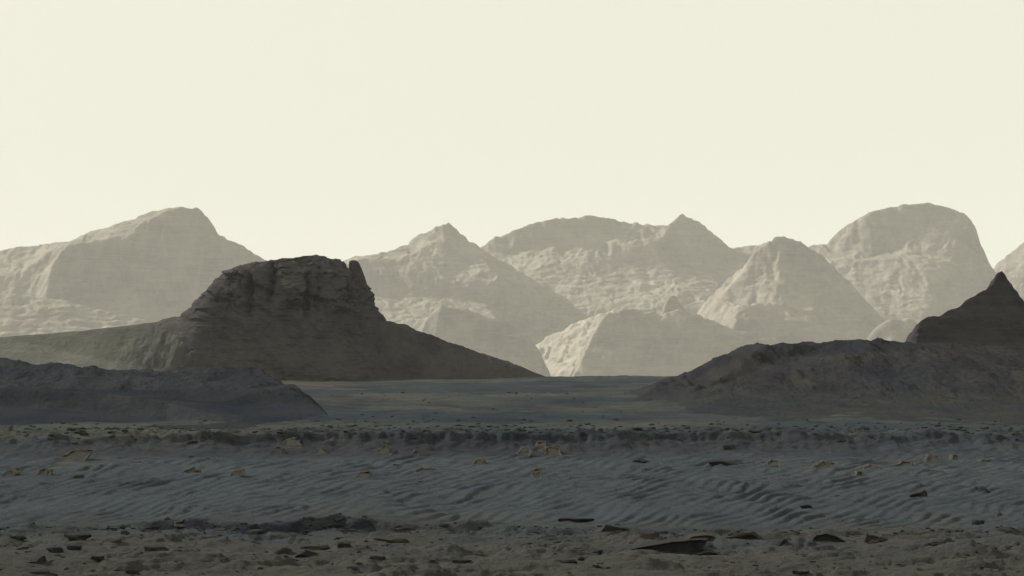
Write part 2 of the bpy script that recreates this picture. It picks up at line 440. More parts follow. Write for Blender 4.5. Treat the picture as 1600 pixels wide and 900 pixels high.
# peaked hill behind the flat topped one
far('hill', [
    [(440, 450, 6600), (500, 425, 6600), (555, 402, 6600), (590, 400, 6600), (632, 398, 6600), (640, 373, 6600), (668, 360, 6600), (700, 346, 6600), (715, 358, 6600), (750, 386, 6600), (790, 412, 6600), (860, 450, 6600)],
    [(640, 384, 6565), (665, 378, 6555), (692, 370, 6562), (740, 389, 6568)],
    [(540, 418, 6400), (560, 406, 6440), (625, 407, 6430), (655, 428, 6380), (700, 440, 6350), (780, 440, 6350)],
    [(560, 458, 6345), (640, 465, 6322), (760, 468, 6312)],
    [(560, 520, 6060), (640, 530, 6040), (780, 520, 6060)]],
    5750, 6950, 180, 'pale hill with a small pointed peak, just right of the dark flat topped hill', .9)
# long central massif
far('hill', [
    [(690, 440, 6900), (755, 386, 6900), (775, 370, 6900), (800, 362, 6900), (840, 343, 6900), (880, 337, 6900), (950, 337, 6900), (990, 347, 6900), (1020, 350, 6900), (1046, 352, 6900), (1054, 342, 6900), (1066, 332, 6900),
     (1092, 345, 6900), (1120, 370, 6900), (1143, 388, 6900), (1160, 383, 6900), (1198, 376, 6900), (1235, 392, 6900), (1290, 460, 6900)],
    [(1150, 412, 6830), (1200, 410, 6810), (1240, 425, 6830)],
    [(760, 396, 6865), (800, 398, 6850), (830, 392, 6850), (870, 384, 6845), (930, 380, 6840), (972, 364, 6860), (990, 352, 6888)],
    [(1063, 337, 6897), (1045, 355, 6862), (1036, 375, 6820), (1025, 402, 6760)],
    [(1060, 415, 6800), (1100, 417, 6800), (1140, 412, 6830)],
    [(955, 382, 6800), (985, 390, 6770), (1012, 410, 6735)], [(960, 404, 6765), (1005, 418, 6722)],
    [(740, 430, 6740), (850, 422, 6700), (900, 432, 6670), (1060, 436, 6660), (1130, 445, 6660)],
    [(740, 470, 6590), (850, 475, 6540), (950, 475, 6500), (1060, 460, 6520), (1160, 480, 6480)],
    [(700, 560, 6250), (840, 545, 6240), (1000, 540, 6250), (1180, 560, 6240)]],
    5900, 7250, 220, 'long pale central massif with a level top and a sharp peak at its right end', 1.0)
far('hill', [
    [(590, 580, 5600), (620, 555, 5600), (650, 520, 5600), (672, 488, 5600), (690, 474, 5600), (745, 487, 5600), (798, 504, 5600), (826, 524, 5600), (846, 552, 5600), (862, 590, 5600)],
    [(645, 540, 5560), (680, 540, 5545), (750, 550, 5545), (815, 562, 5560)]],
    5440, 5800, 260, 'low shaded hazy mound under the small pointed peak', .8)
far('hill', [
    [(886, 602, 5500), (903, 570, 5500), (916, 532, 5500), (950, 487, 5500), (985, 478, 5500), (1012, 484, 5500), (1030, 489, 5500), (1060, 482, 5500), (1085, 489, 5500), (1130, 506, 5500), (1210, 530, 5500), (1290, 575, 5500)],
    [(925, 545, 5455), (980, 545, 5440), (1060, 540, 5440), (1160, 550, 5450)],
    [(950, 489, 5497), (932, 515, 5475), (915, 550, 5440)],
    [(1000, 500, 5480), (1080, 505, 5478)]],
    5330, 5720, 300, 'low shaded hazy mound with a flat broken top, under the central massif', .9)
far('hill', [
    [(1010, 505, 5650), (1030, 488, 5650), (1043, 464, 5650), (1055, 453, 5650), (1066, 468, 5650), (1078, 485, 5650), (1100, 508, 5650)],
    [(1040, 480, 5636), (1036, 500, 5625)]],
    5560, 5730, 520, 'small pointed knob sticking up behind the flat broken mound', .35)
# apron of bright rubble between the two mounds
far('hill', [
    [(770, 590, 5900), (815, 555, 5900), (870, 520, 5900), (930, 492, 5900), (1000, 484, 5900), (1060, 497, 5900)],
    [(780, 608, 5760), (850, 580, 5750), (910, 548, 5750), (980, 522, 5750)]],
    5500, 6150, 330, 'bright rubbly slope descending between two shaded hazy mounds', 1.3, M_CHALK)
far('hill', [
    [(1030, 545, 5950), (1075, 515, 5950), (1095, 478, 5950), (1118, 455, 5950), (1140, 434, 5950), (1160, 420, 5950), (1178, 394, 5950), (1196, 378, 5950), (1208, 371, 5950), (1222, 368, 5950), (1236, 371, 5950), (1254, 380, 5950), (1282, 397, 5950), (1330, 445, 5950), (1380, 500, 5950), (1440, 560, 5950)],
    [(1216, 372, 5946), (1194, 396, 5930), (1154, 436, 5906), (1114, 476, 5885), (1095, 515, 5860)],
    [(1222, 420, 5885), (1210, 470, 5800)], [(1290, 440, 5880), (1300, 478, 5825)],
    [(1150, 482, 5760), (1220, 486, 5768), (1300, 484, 5795), (1350, 495, 5840)],
    [(1150, 502, 5720), (1250, 506, 5730), (1340, 505, 5765)],
    [(1120, 560, 5640), (1250, 565, 5640), (1380, 570, 5670)]],
    5480, 6250, 360, 'broad hazy mound with a blunt peak, between the central massif and the great dome', 1.15)
far('hill', [
    [(1180, 450, 6700), (1230, 410, 6700), (1265, 384, 6700), (1290, 380, 6700), (1305, 364, 6700), (1320, 350, 6700), (1345, 338, 6700), (1375, 326, 6700), (1410, 319, 6700), (1450, 316, 6700), (1490, 322, 6700), (1510, 334, 6700), (1522, 350, 6700), (1535, 382, 6700), (1548, 415, 6700), (1580, 470, 6700), (1630, 540, 6700)],
    [(1372, 330, 6690), (1366, 350, 6665), (1345, 385, 6625), (1320, 402, 6600)],
    [(1398, 370, 6640), (1380, 400, 6600)],
    [(1500, 331, 6690), (1497, 370, 6590), (1490, 410, 6510), (1485, 470, 6390)],
    [(1440, 350, 6650), (1425, 390, 6570)],
    [(1270, 408, 6590), (1330, 408, 6560), (1400, 406, 6530), (1450, 404, 6510)],
    [(1290, 450, 6440), (1400, 450, 6420), (1470, 455, 6400)],
    [(1300, 530, 6200), (1420, 530, 6180), (1560, 540, 6330)]],
    5950, 7050, 400, 'great pale dome shaped hill, tallest on the right skyline', .8)
far('hill', [
    [(1470, 540, 7200), (1520, 470, 7200), (1545, 428, 7200), (1560, 411, 7200), (1578, 395, 7200), (1600, 378, 7200), (1640, 360, 7200), (1700, 380, 7200), (1780, 450, 7200)],
    [(1560, 440, 7100), (1600, 430, 7080), (1700, 440, 7080)]],
    6750, 7500, 440, 'pale rough hill cut off by the right edge, behind the dark pointed hill', 1.0)
far('hill', [
    [(1330, 560, 5300), (1355, 522, 5300), (1372, 506, 5300), (1390, 497, 5300), (1410, 497, 5300), (1424, 492, 5300), (1432, 497, 5300), (1445, 530, 5300), (1470, 570, 5300)],
    [(1392, 500, 5296), (1396, 525, 5270)], [(1420, 499, 5294), (1426, 525, 5262)]],
    5150, 5450, 470, 'small bright cliff showing left of the dark pointed hill', .4)

# ------------------------------------------------------------------ left low ridge
def near_noise(seed, zlo):
    def f(X, Y, Z):
        up = sst(zlo, zlo + 1.2, Z)
        b = fbm(X / 2.2, Y / 6.0, 5, seed, .55)
        n = .28 * b + .20 * np.floor(b * 3) / 3 + .15 * np.clip(ridged(X / .9, Y / 2.5, 3, seed + 5), -.4, 2)
        return n * up
    return f

def ridge_noise(X, Y, Z):
    q = (X * .95 + Y * .28)
    r = sst(225, 245, Y) + sst(-14, -8, X - (Y - 200) * .0) * .8
    r = np.clip(r, .12, 1)
    wq = q + 1.2 * pn(X / 4, Y / 9, 502)
    b = fbm(wq / 3.4, Y / 7.0, 5, 501, .52)
    st = b * 2.5; fr = st - np.floor(st)
    n = .16 * b + .22 * (np.floor(st) + sst(0, .35, fr)) / 2.5 + .05 * fbm(X / .8, Y / 1.6, 3, 505)
    return n * r * sst(-.5, 1.5, Z)

def low_sand(X, Y, Z):
    yb = np.interp(X, [-56, -37, -27, -21, -17], [213, 211, 205, 195.5, 188])
    s_ = (1 - sst(222, 240, Y)) * (1 - .8 * sst(-18, -9, X))
    s_ = s_ * (1 - sst(-2.5, -1.0, Y - yb + pn(X / 2, Y / 3, 512)) * sst(3.2, 2.2, Y - yb))
    return np.clip(s_ + .25 * sst(-.1, .4, pn(X / 3, Y / 12, 511)), 0, 1)

tin_hill('low_hill', [
    [(-420, 585, 300), (-260, 568, 300), (-120, 556, 300), (0, 561, 300), (40, 571, 300), (100, 577, 300), (180, 577, 300), (300, 575, 300), (400, 576, 300), (428, 590, 290), (470, 612, 265), (495, 634, 232), (515, 650, 210), (540, 672, 190)],
    [(-420, 620, 215), (-120, 606, 214), (0, 607, 212), (60, 608, 211), (120, 611, 210), (200, 619, 206), (260, 630, 202), (320, 645, 196), (380, 660, 188)],
    [(-420, 645, 213), (-120, 637, 211.6), (0, 637, 209.6), (60, 638, 208.4), (120, 641, 207.2), (200, 648, 203.4), (260, 655, 199.6), (320, 662, 194)],
    [(483, 629, 315), (471, 636, 290), (509, 644, 265), (536, 657, 232), (543, 670, 210)],
    [(350, 628, 224), (400, 610, 232), (450, 608, 236), (480, 620, 236)],
    [(360, 640, 222), (410, 628, 228.5), (455, 630, 230)],
    [(-420, 676, 175), (-120, 676, 174), (0, 674, 174), (120, 672, 174), (260, 670, 175), (380, 668, 177), (520, 674, 183)]],
    168, 345, M_SLATE, (.115, .32), 0.2, ridge_noise, 'low dark ridge with a shadowed hollow, in front of the flat topped hill', 'hill',
    sandf=low_sand)

# ------------------------------------------------------------------ right dark hill
def rhill_noise(X, Y, Z):
    up = sst(1.2, 3.0, Z)
    q = (X * .943 + Y * .333)
    p = (-X * .333 + Y * .943)
    wq = q + 1.6 * pn(X / 5, Y / 12, 602)
    b = fbm(wq / 3.6, p / 12.0, 5, 601, .54)
    st = b * 2.5; fr = st - np.floor(st)
    n = .22 * b + .26 * (np.floor(st) + sst(0, .35, fr)) / 2.5 + .07 * fbm(X / .8, Y / 1.8, 3, 609)
    return n * (.10 + .9 * up) - .1

tin_hill('dark_hill', [
    [(1000, 640, 345), (1030, 622, 335), (1050, 602, 322), (1068, 588, 312), (1092, 575, 305), (1125, 557, 298), (1170, 541, 290), (1205, 534, 285), (1222, 530, 284), (1243, 532, 283), (1262, 541, 282), (1290, 546, 280), (1310, 542, 280), (1325, 537, 280), (1345, 533, 280), (1375, 529, 280), (1395, 530, 280), (1425, 538, 282), (1500, 536, 290), (1560, 546, 300), (1640, 552, 310), (1780, 575, 325), (1900, 610, 330)],
    [(1062, 622, 268), (1090, 614, 264), (1150, 613, 259), (1220, 614, 256), (1280, 625, 246)],
    [(1092, 634, 232), (1150, 635, 222), (1280, 645, 212)],
    [(1290, 600, 258), (1400, 610, 250), (1500, 615, 247), (1620, 620, 245), (1780, 625, 245)],
    [(1060, 662, 205), (1120, 660, 198), (1250, 660, 189), (1400, 661, 185), (1600, 661, 184), (1780, 664, 182), (1900, 664, 182)]],
    176, 350, M_DARK, (.10, .30), 0.2, rhill_noise, 'long dark rocky hill with an uneven crest, under the pointed hill', 'hill',
    sandf=lambda X, Y, Z: np.clip(sst(3.2, 1.6, Z) * .9 + .35 * sst(.1, .5, pn(X / 3.5, Y / 14, 611)), 0, 1))

# ------------------------------------------------------------------ pointed hill
def peak_noise(X, Y, Z):
    up = sst(0, 4, Z)
    t = Z / 1.3 + .8 * pn(X / 9, Y / 9, 703) - X * .04
    n = .35 * fbm(X / 5, Y / 4, 4, 701, .5) + .40 * (sst(.2, .8, t - np.floor(t)) - (t - np.floor(t)))
    return n * up
tin_hill('pointed_hill', [
    [(1412, 575, 420), (1424, 540, 420), (1427, 528, 420.5), (1431, 513, 421), (1437, 502, 421.5), (1448, 495, 422), (1466, 493, 423), (1484, 486, 424), (1502, 475, 425.5), (1524, 463, 427), (1543, 450, 428.5), (1554, 436, 429.5), (1561, 422, 430), (1566, 418, 430), (1572, 429, 429.8), (1576, 446, 429.3), (1588, 470, 428.2), (1610, 499, 427), (1635, 523, 426), (1680, 560, 424), (1740, 590, 422)],
    [(1432, 540, 418.3), (1480, 536, 418.5), (1530, 542, 418.5), (1570, 546, 418), (1640, 556, 417)],
    [(1420, 600, 408), (1500, 605, 403), (1600, 605, 401), (1700, 605, 404)]],
    385, 455, M_FIN, (.13, .16), -1.0, peak_noise, 'dark pointed hill like a leaning fin, above the long dark hill', 'hill',
    sandf=lambda X, Y, Z: Z * 0)

# ------------------------------------------------------------------ flat topped hill: talus, cap rock, pinnacle
butte = bpy.data.objects.new('flat_topped_hill', None); COL.objects.link(butte)
butte.location = (0, 0, 0)
tag(butte, 'dark flat topped hill with a notched cliff and long skirts of talus', 'hill', kind='structure')

def talus_noise(X, Y, Z):
    up = sst(1.5, 4, Z)
    rk = sst(-72, -52, X - .07 * (500 - Y))
    d = .3 * (X + 33)
    b = fbm((X + d * .2) / 3.0, Y / 6.0, 5, 801, .55)
    n = .70 * b + .9 * pn(X / 7, Y / 9, 803) * sst(470, 484, Y) + .25 * fbm(X / .9, Y / 1.6, 3, 804, .6) + .22 * ridged((X - .25 * (500 - Y) * np.sign(X + 33)) / 4.2, Y / 16.0, 3, 805)
    return n * up * (.10 + .9 * rk) * (1 - .7 * sst(493, 498, Y)) + .12 * fbm(X / 14, Y / 30, 3, 809)
def talus_sand(X, Y, Z):
    return np.clip(1 - sst(-72, -50, X - .07 * (500 - Y) + 9 * fbm(X / 7, Y / 16, 4, 811, .6)), 0, 1)
tin_hill('talus_slope', [
    [(-520, 556, 500), (-320, 545, 500), (-150, 536, 500), (0, 526, 500), (120, 516, 500), (200, 508, 500), (240, 503, 500), (290, 490, 500), (330, 482, 500), (450, 478, 500), (570, 482, 500), (605, 502, 500), (640, 511, 500), (700, 534, 500), (750, 551, 500), (800, 569, 498), (832, 593, 496)],
    [(320, 503, 495), (380, 505, 495), (450, 505, 495), (530, 505, 495), (598, 508, 496)],
    [(300, 592, 484), (400, 604, 485), (480, 608, 485), (600, 606, 486), (700, 603, 489), (780, 598, 493)],
    [(-520, 590, 330), (-320, 585, 330), (0, 585, 330), (120, 585, 345), (180, 590, 375)]],
    322, 545, M_BUTTE, (.21, .42), 0.3, talus_noise, parent=butte, sandf=talus_sand)

def loft(name, rows, yc, depth, nseg, nz, disp, parent, pw=2.6, rough=0.0):
    """rows: (pixel y, left pixel, right pixel) from the top down, at distance yc; rings of a super-ellipse, then weathered"""
    P = [(px(l, y, yc)[0], px(r, y, yc)[0], px(800, y, yc)[2]) for (y, l, r) in rows]
    zs = np.array([p[2] for p in P])[::-1]; xl = np.array([p[0] for p in P])[::-1]; xr = np.array([p[1] for p in P])[::-1]
    Z = np.linspace(zs[0], zs[-1], nz)
    L = np.interp(Z, zs, xl); R = np.interp(Z, zs, xr)
    th = np.linspace(0, 2 * math.pi, nseg, endpoint=False)
    c, s = np.cos(th), np.sin(th)
    ex = np.sign(c) * np.abs(c) ** (2 / pw); ey = np.sign(s) * np.abs(s) ** (2 / pw)
    W = np.maximum((R - L) / 2, .02)
    wmax = W.max()
    X = (L + R)[:, None] / 2 + W[:, None] * ex[None, :]
    Y = yc + (depth * np.maximum(W / wmax, .05) ** 1.25)[:, None] * ey[None, :]
    ZZ = np.repeat(Z[:, None], nseg, 1)
    nx, ny = ex / np.hypot(ex, ey), ey / np.hypot(ex, ey)
    D = disp(X, Y, ZZ, th)
    X = X + D * nx[None, :] * .6; Y = Y + D * ny[None, :]
    ZZ = ZZ + rough * (fbm(X / 2.2, Y / 3.0, 4, 941, .6) + .5 * np.floor(2 * pn(X / 2.6, Y / 4, 943))) * sst(zs[-1] - 4, zs[-1] - .6, ZZ)
    co = np.stack([X, Y, ZZ], -1).reshape(-1, 3)
    q = grid_quads(nz, nseg, wrap=True)
    me = mesh_from(name, co, q)
    # lid
    bm = bmesh.new(); bm.from_mesh(me); bm.verts.ensure_lookup_table()
    base = (nz - 1) * nseg
    top = [bm.verts[base + i] for i in range(nseg)]
    cv = bm.verts.new((sum(v.co.x for v in top) / nseg, sum(v.co.y for v in top) / nseg, max(v.co.z for v in top) + .1))
    for i in range(nseg): bm.faces.new((top[i], top[(i + 1) % nseg], cv))
    bm.to_mesh(me); bm.free()
    attr(me, 'sand', np.zeros(len(me.vertices)))
    return tag(link(name, me, M_BUTTE, parent), kind='structure')

CRX = [px(p, 460, 490)[0] for p in (385, 418, 478, 542)]
def cap_disp(X, Y, Z, th):
    d = .65 * fbm(X / 5 + Y / 7, Z / 6, 4, 901, .55) + .9 * pn(X / 4.5, Z / 9, 902) * sst(15, 11, Z)
    t = Z / 1.15 + .7 * pn(X / 8, Z / 20, 905)
    d = d + .15 * (pn(t, X / 9, 907)) + .07 * pn(Z / .35, X / 5, 909)
    jn = np.abs(pn(X / 3.2 + .35 * pn(X * 0, Z / 3, 911), Z / 22, 913))
    d = d - .5 * np.exp(-(jn / .05) ** 2) * sst(11, 13.5, Z)
    for i, cx in enumerate(CRX):
        lo = (12.0, 14.5, 11.5, 14.0)[i]; hi = (21, 21, 19.5, 17.5)[i]
        xx = X + .35 * pn(X * 0 + i, Z / 1.6, 915)
        d = d - 2.1 * np.exp(-((xx - cx) / .5) ** 2) * sst(lo - .8, lo + .8, Z) * sst(hi + .8, hi - .8, Z) * (Y < 503)
    bk = 1.6 * fbm(X / 5.5 + .12 * Z, Z / 3.6, 3, 921, .55) * 2.2; fb = bk - np.floor(bk)
    d = d + .95 * (np.floor(bk) + sst(0, .16, fb)) / 2.2 * sst(10.5, 14, Z)
    # hollow under the brow
    d = d - 1.8 * bump1(X, px(415, 450, 490)[0], 2.6) * bump1(Z, px(0, 455, 490)[2], 1.3) * (Y < 505)
    return d + .12 * fbm(X / .8 + Y / .9, Z / .5, 3, 917, .6)
loft('cap_rock', [(401.5, 486, 500), (403, 466, 510), (405, 440, 518), (408, 418, 527), (411, 397, 532), (416, 381, 536), (420, 369, 541), (424, 356, 556), (432, 344, 567), (440, 336, 573), (450, 325, 577), (458, 317, 580), (468, 307, 584), (477, 299, 590), (484, 292, 596), (492, 286, 600), (502, 279, 604), (530, 262, 620), (560, 245, 645), (612, 220, 690)],
     503, 20.0, 480, 230, cap_disp, butte, 2.4, .30)
def pin_disp(X, Y, Z, th):
    return .10 * fbm(X / .8 + Y / .8, Z / .8, 3, 931, .6)
loft('pinnacle', [(407, 548, 556), (408.5, 545.5, 559), (413, 545, 562), (420, 545.5, 565), (428, 546, 568), (436, 546, 571), (450, 545, 575)], 500, 1.6, 60, 40, pin_disp, butte, 3.0)

# ------------------------------------------------------------------ rocks
def rock_mesh(name, seed, sub=2, flat=.45, sx=1.0, sy=.75, cuts=9, wedge=0.0):
    r = random.Random(seed)
    bm = bmesh.new(); bmesh.ops.create_icosphere(bm, subdivisions=sub, radius=1.0)
    pl = []
    for _ in range(cuts):
        v = Vector((r.gauss(0, 1), r.gauss(0, 1), r.gauss(0, .7))).normalized(); pl.append((v, r.uniform(.32, .8)))
    pl.append((Vector((r.uniform(-.15, .15), r.uniform(-.15, .15), 1)).normalized(), r.uniform(.5, .75)))
    for v in bm.verts:
        for n, d in pl:
            k = v.co.dot(n) - d
            if k > 0: v.co -= n * k
    cs = np.array([v.co[:] for v in bm.verts]); nz_ = fbm(cs[:, 0] * 1.7 + seed, cs[:, 1] * 1.7 + cs[:, 2] * 1.3, 3, seed)
    for v, k in zip(bm.verts, nz_): v.co *= 1 + .16 * float(k)
    xs = [v.co.x for v in bm.verts]; x0, x1 = min(xs), max(xs)
    zs = [v.co.z for v in bm.verts]; z1 = max(zs)
    for v in bm.verts:
        t = (v.co.x - x0) / (x1 - x0)
        v.co.z *= (1 - wedge) + wedge * (t ** 1.1) * 1.3
        v.co += Vector((r.uniform(-1, 1), r.uniform(-1, 1), r.uniform(-1, 1))) * .025
        v.co.x *= sx / (x1 - x0) ; v.co.y *= sy / (x1 - x0); v.co.z = v.co.z / z1 * flat
    me = bpy.data.meshes.new(name); bm.to_mesh(me); bm.free()
    return me        # 1 unit wide for sx = 1; its height above centre is `flat`

def place(name, me, mat, x, y, wd, rot, label, cat, group=None, hs=1.0, sink=.35, tilt=(0, 0)):
    if not me.materials: me.materials.append(mat)
    o = bpy.data.objects.new(name, me); COL.objects.link(o)
    z = float(ground_h(np.array([x]), np.array([y]))[0])
    o.location = (x, y, z - sink * .12 * wd * hs); o.scale = (wd, wd, wd * hs); o.rotation_euler = (tilt[0], tilt[1], rot)
    o.material_slots[0].link = 'OBJECT'; o.material_slots[0].material = mat
    return tag(o, label, cat, group)

VAR = [rock_mesh('rock', 40 + i, 2, random.uniform(.2, .42), 1, random.uniform(.6, 1), random.randint(6, 11), random.choice((0, 0, .35, .6))) for i in range(16)]

# rocks one can single out: pixel x, pixel y of the base, width in pixels, height in pixels, mesh shape, material, label
NAMED = [
    (57, 880, 36, 14, dict(seed=3, wedge=.5), M_ROCK, 'dark grey lump of rock in the lower left corner, rising to the right'),
    (85, 862, 28, 8, dict(seed=4), M_ROCK, 'flat dark rock just behind the lower left lump, left of a rounder one'),
    (117, 860, 24, 9, dict(seed=5), M_ROCK, 'rounded dark rock right beside the flat dark rock at lower left'),
    (112, 842, 52, 9, dict(seed=6), M_ROCK, 'long thin black slab above the pair of dark rocks at lower left'),
    (25, 842, 30, 6, dict(seed=7), M_ROCK, 'dark flat stone at the left edge level with the long black slab'),
    (243, 861, 44, 9, dict(seed=8), M_ROCK, 'black lens shaped rock below the left end of the lower ledge'),
    (178, 848, 36, 8, dict(seed=9), M_ROCKO, 'grey stone between the long black slab and the black lens shaped rock'),
    (150, 877, 24, 6, dict(seed=10), M_ROCK, 'thin dark stone right of the lower left lump'),
    (70, 897, 54, 8, dict(seed=12), M_ROCK, 'dark slab at the very bottom edge under the lower left lump'),
    (207, 897, 26, 6, dict(seed=13), M_ROCK, 'dark stone at the bottom edge below the black lens shaped rock'),
    (196, 836, 20, 8, dict(seed=14), M_ROCK, 'dark stone at the far left tip of the lower ledge'),
    (485, 869, 46, 10, dict(seed=15), M_ROCK, 'smooth dark slab on the olive plain below the middle of the lower ledge'),
    (440, 866, 40, 12, dict(seed=16, wedge=.6), M_ROCKO, 'dull olive slab left of the smooth dark slab below the ledge'),
    (537, 856, 22, 10, dict(seed=17), M_ROCK, 'small black rock right of the smooth dark slab below the ledge'),
    (490, 859, 50, 7, dict(seed=18), M_ROCKO, 'long low olive stone behind the smooth dark slab'),
    (610, 848, 60, 7, dict(seed=19), M_ROCKO, 'thin rock lip running right of the small black rock'),
    (588, 876, 26, 7, dict(seed=20), M_ROCK, 'dark stone alone on the smooth ground below the thin rock lip'),
    (720, 880, 34, 7, dict(seed=21), M_ROCK, 'broken dark stone left of centre near the bottom edge'),
    (960, 832, 44, 10, dict(seed=23), M_ROCK, 'bluish dark rock above the tip of the big wedge slab'),
    (1013, 841, 34, 11, dict(seed=24, wedge=.6), M_ROCKB, 'reddish brown rock just above the big wedge slab'),
    (1168, 842, 56, 10, dict(seed=25, wedge=.4), M_ROCKB, 'brown grey rock right of the big wedge slab'),
    (935, 867, 20, 6, dict(seed=26), M_ROCK, 'small dark stone left of the big wedge slab'),
    (884, 880, 36, 7, dict(seed=27), M_ROCK, 'dark flat stone below and left of the big wedge slab'),
    (934, 888, 18, 7, dict(seed=28), M_ROCK, 'small black stone near the bottom edge left of the wedge slab'),
    (1225, 848, 22, 9, dict(seed=29), M_ROCK, 'dark stone left of the arched dark slab'),
    (1376, 847, 44, 14, dict(seed=30), M_ROCKB, 'reddish brown mound of rock right of the arched dark slab'),
    (1474, 849, 44, 11, dict(seed=31, wedge=.5), M_ROCK, 'bluish dark rock right of the reddish mound'),
    (1528, 820, 20, 9, dict(seed=32), M_ROCK, 'black block on the blue sand at the right'),
    (1562, 806, 18, 7, dict(seed=33), M_ROCKO, 'pale topped dark stone up and right of the black block'),
    (1540, 767, 18, 7, dict(seed=34), M_ROCK, 'dark stone alone on the upper right of the rippled slope'),
    (1262, 794, 20, 8, dict(seed=35), M_ROCK, 'greenish dark stone low on the rippled slope right of centre'),
    (1440, 776, 30, 12, dict(seed=36, wedge=.5), M_ROCKB, 'brown rock sticking out of the rippled slope at the right'),
    (1252, 899, 28, 6, dict(seed=37), M_ROCK, 'dark stone at the bottom edge below the arched dark slab'),
    (895, 815, 58, 6, dict(seed=38), M_ROCK, 'thin black slab at the foot of the rippled slope near the centre'),
    (1138, 701, 22, 8, dict(seed=39), M_ROCK, 'dark rock high on the slope under the upper rim right of centre'),
    (1130, 726, 46, 8, dict(seed=41, wedge=.4), M_ROCK, 'long dark rock on the slope below the lone rock under the rim'),
    (998, 722, 34, 8, dict(seed=42, wedge=-.3), M_ROCK, 'dark rock on the slope between the tan boulders and the long dark rock'),
    (118, 748, 24, 8, dict(seed=43), M_ROCKB, 'dark brown stone on the rippled slope below the big pale outcrop'),
]
pos = raymarch([(n[0], n[1]) for n in NAMED])
for (n, (gx_, gy_)) in zip(NAMED, pos):
    wd = n[2] * gy_ / F; ht = n[3] * gy_ / F
    kw = dict(flat=1.0, sx=1.0, sy=.7, sub=3, cuts=10); kw.update(n[4])
    me = rock_mesh('rock', kw.pop('seed') + 300, **kw)
    place('rock', me, n[5], gx_, gy_ + wd * .2, wd, 0, n[6], 'rock', hs=.82 * ht / wd)

# the big wedge: stacked slabs with a long thin point to the left
def prism(name, poly, gy_, base_px, thick, lean, mat, jit=.02, seed=1, slope=0.0):
    """poly: outline in photograph pixels, standing at distance gy_, with real depth and bevelled back"""
    r = random.Random(seed)
    P = [px(x, y, gy_) for x, y in poly]
    # refine the outline
    Q = []
    for i in range(len(P)):
        p, q = Vector(P[i]), Vector(P[(i + 1) % len(P)])
        n = max(1, int((q - p).length / .12))
        for k in range(n):
            t = p.lerp(q, k / n); Q.append(t + Vector((r.uniform(-jit, jit), 0, r.uniform(-jit, jit))) * (1 if k else .3))
    c = sum(Q, Vector()) / len(Q)
    bm = bmesh.new(); rings = []
    for (dy, s, dz) in ((.10, .72, 0), (0, .93, 0), (.06, 1.0, 0), (.55, .97, lean * .5), (1.0, .75, lean)):
        rings.append([bm.verts.new((c.x + (v.x - c.x) * s + r.uniform(-jit, jit), gy_ + dy * thick + r.uniform(-jit, jit) * 3, c.z + (v.z - c.z) * s + dz)) for v in Q])
    n = len(Q)
    for a_, b_ in zip(rings[:-1], rings[1:]):
        for i in range(n): bm.faces.new((a_[i], a_[(i + 1) % n], b_[(i + 1) % n], b_[i]))
    zb = min(v.z for v in Q)
    for v in bm.verts: v.co.y += max(0, v.co.z - zb) * slope
    f0 = bm.faces.new(rings[0][::-1]); f1 = bm.faces.new(rings[-1])
    bmesh.ops.triangulate(bm, faces=[f0, f1]); bmesh.ops.recalc_face_normals(bm, faces=bm.faces)
    me = bpy.data.meshes.new(name); bm.to_mesh(me); bm.free()
    return link(name, me, mat)

wy = raymarch([(1060, 860)])[0][1]
tag(prism('rock_slab', [(985, 858), (1020, 851), (1050, 846), (1085, 843), (1106, 843), (1102, 852), (1096, 858), (1120, 866), (1060, 866), (1020, 863)], wy - .3, 0, 1.3, .05, M_ROCK, .012, 5),
    'big dark wedge slab tapering to a thin point at its left, lower right of centre', 'rock')
tag(prism('rock_slab', [(1068, 845), (1078, 839), (1100, 836), (1114, 837), (1119, 841), (1114, 846), (1095, 847)], wy + .1, 0, 1.0, .05, M_ROCKO, .012, 6),
    'smaller slab lying on the back of the big dark wedge slab', 'rock')
tag(prism('rock_slab', [(1080, 873), (1090, 866), (1105, 862), (1120, 863), (1124, 870), (1122, 874)], wy - .8, 0, .7, .03, M_ROCK, .012, 7),
    'rounded dark rock in front of the big dark wedge slab', 'rock')
ay = raymarch([(1295, 846)])[0][1]
tag(prism('rock_slab', [(1268, 846), (1275, 836), (1290, 833), (1308, 838), (1322, 846), (1310, 848)], ay, 0, .9, .03, M_ROCK, .012, 8),
    'arched dark slab with a thin curved top, right of the big wedge slab', 'rock')

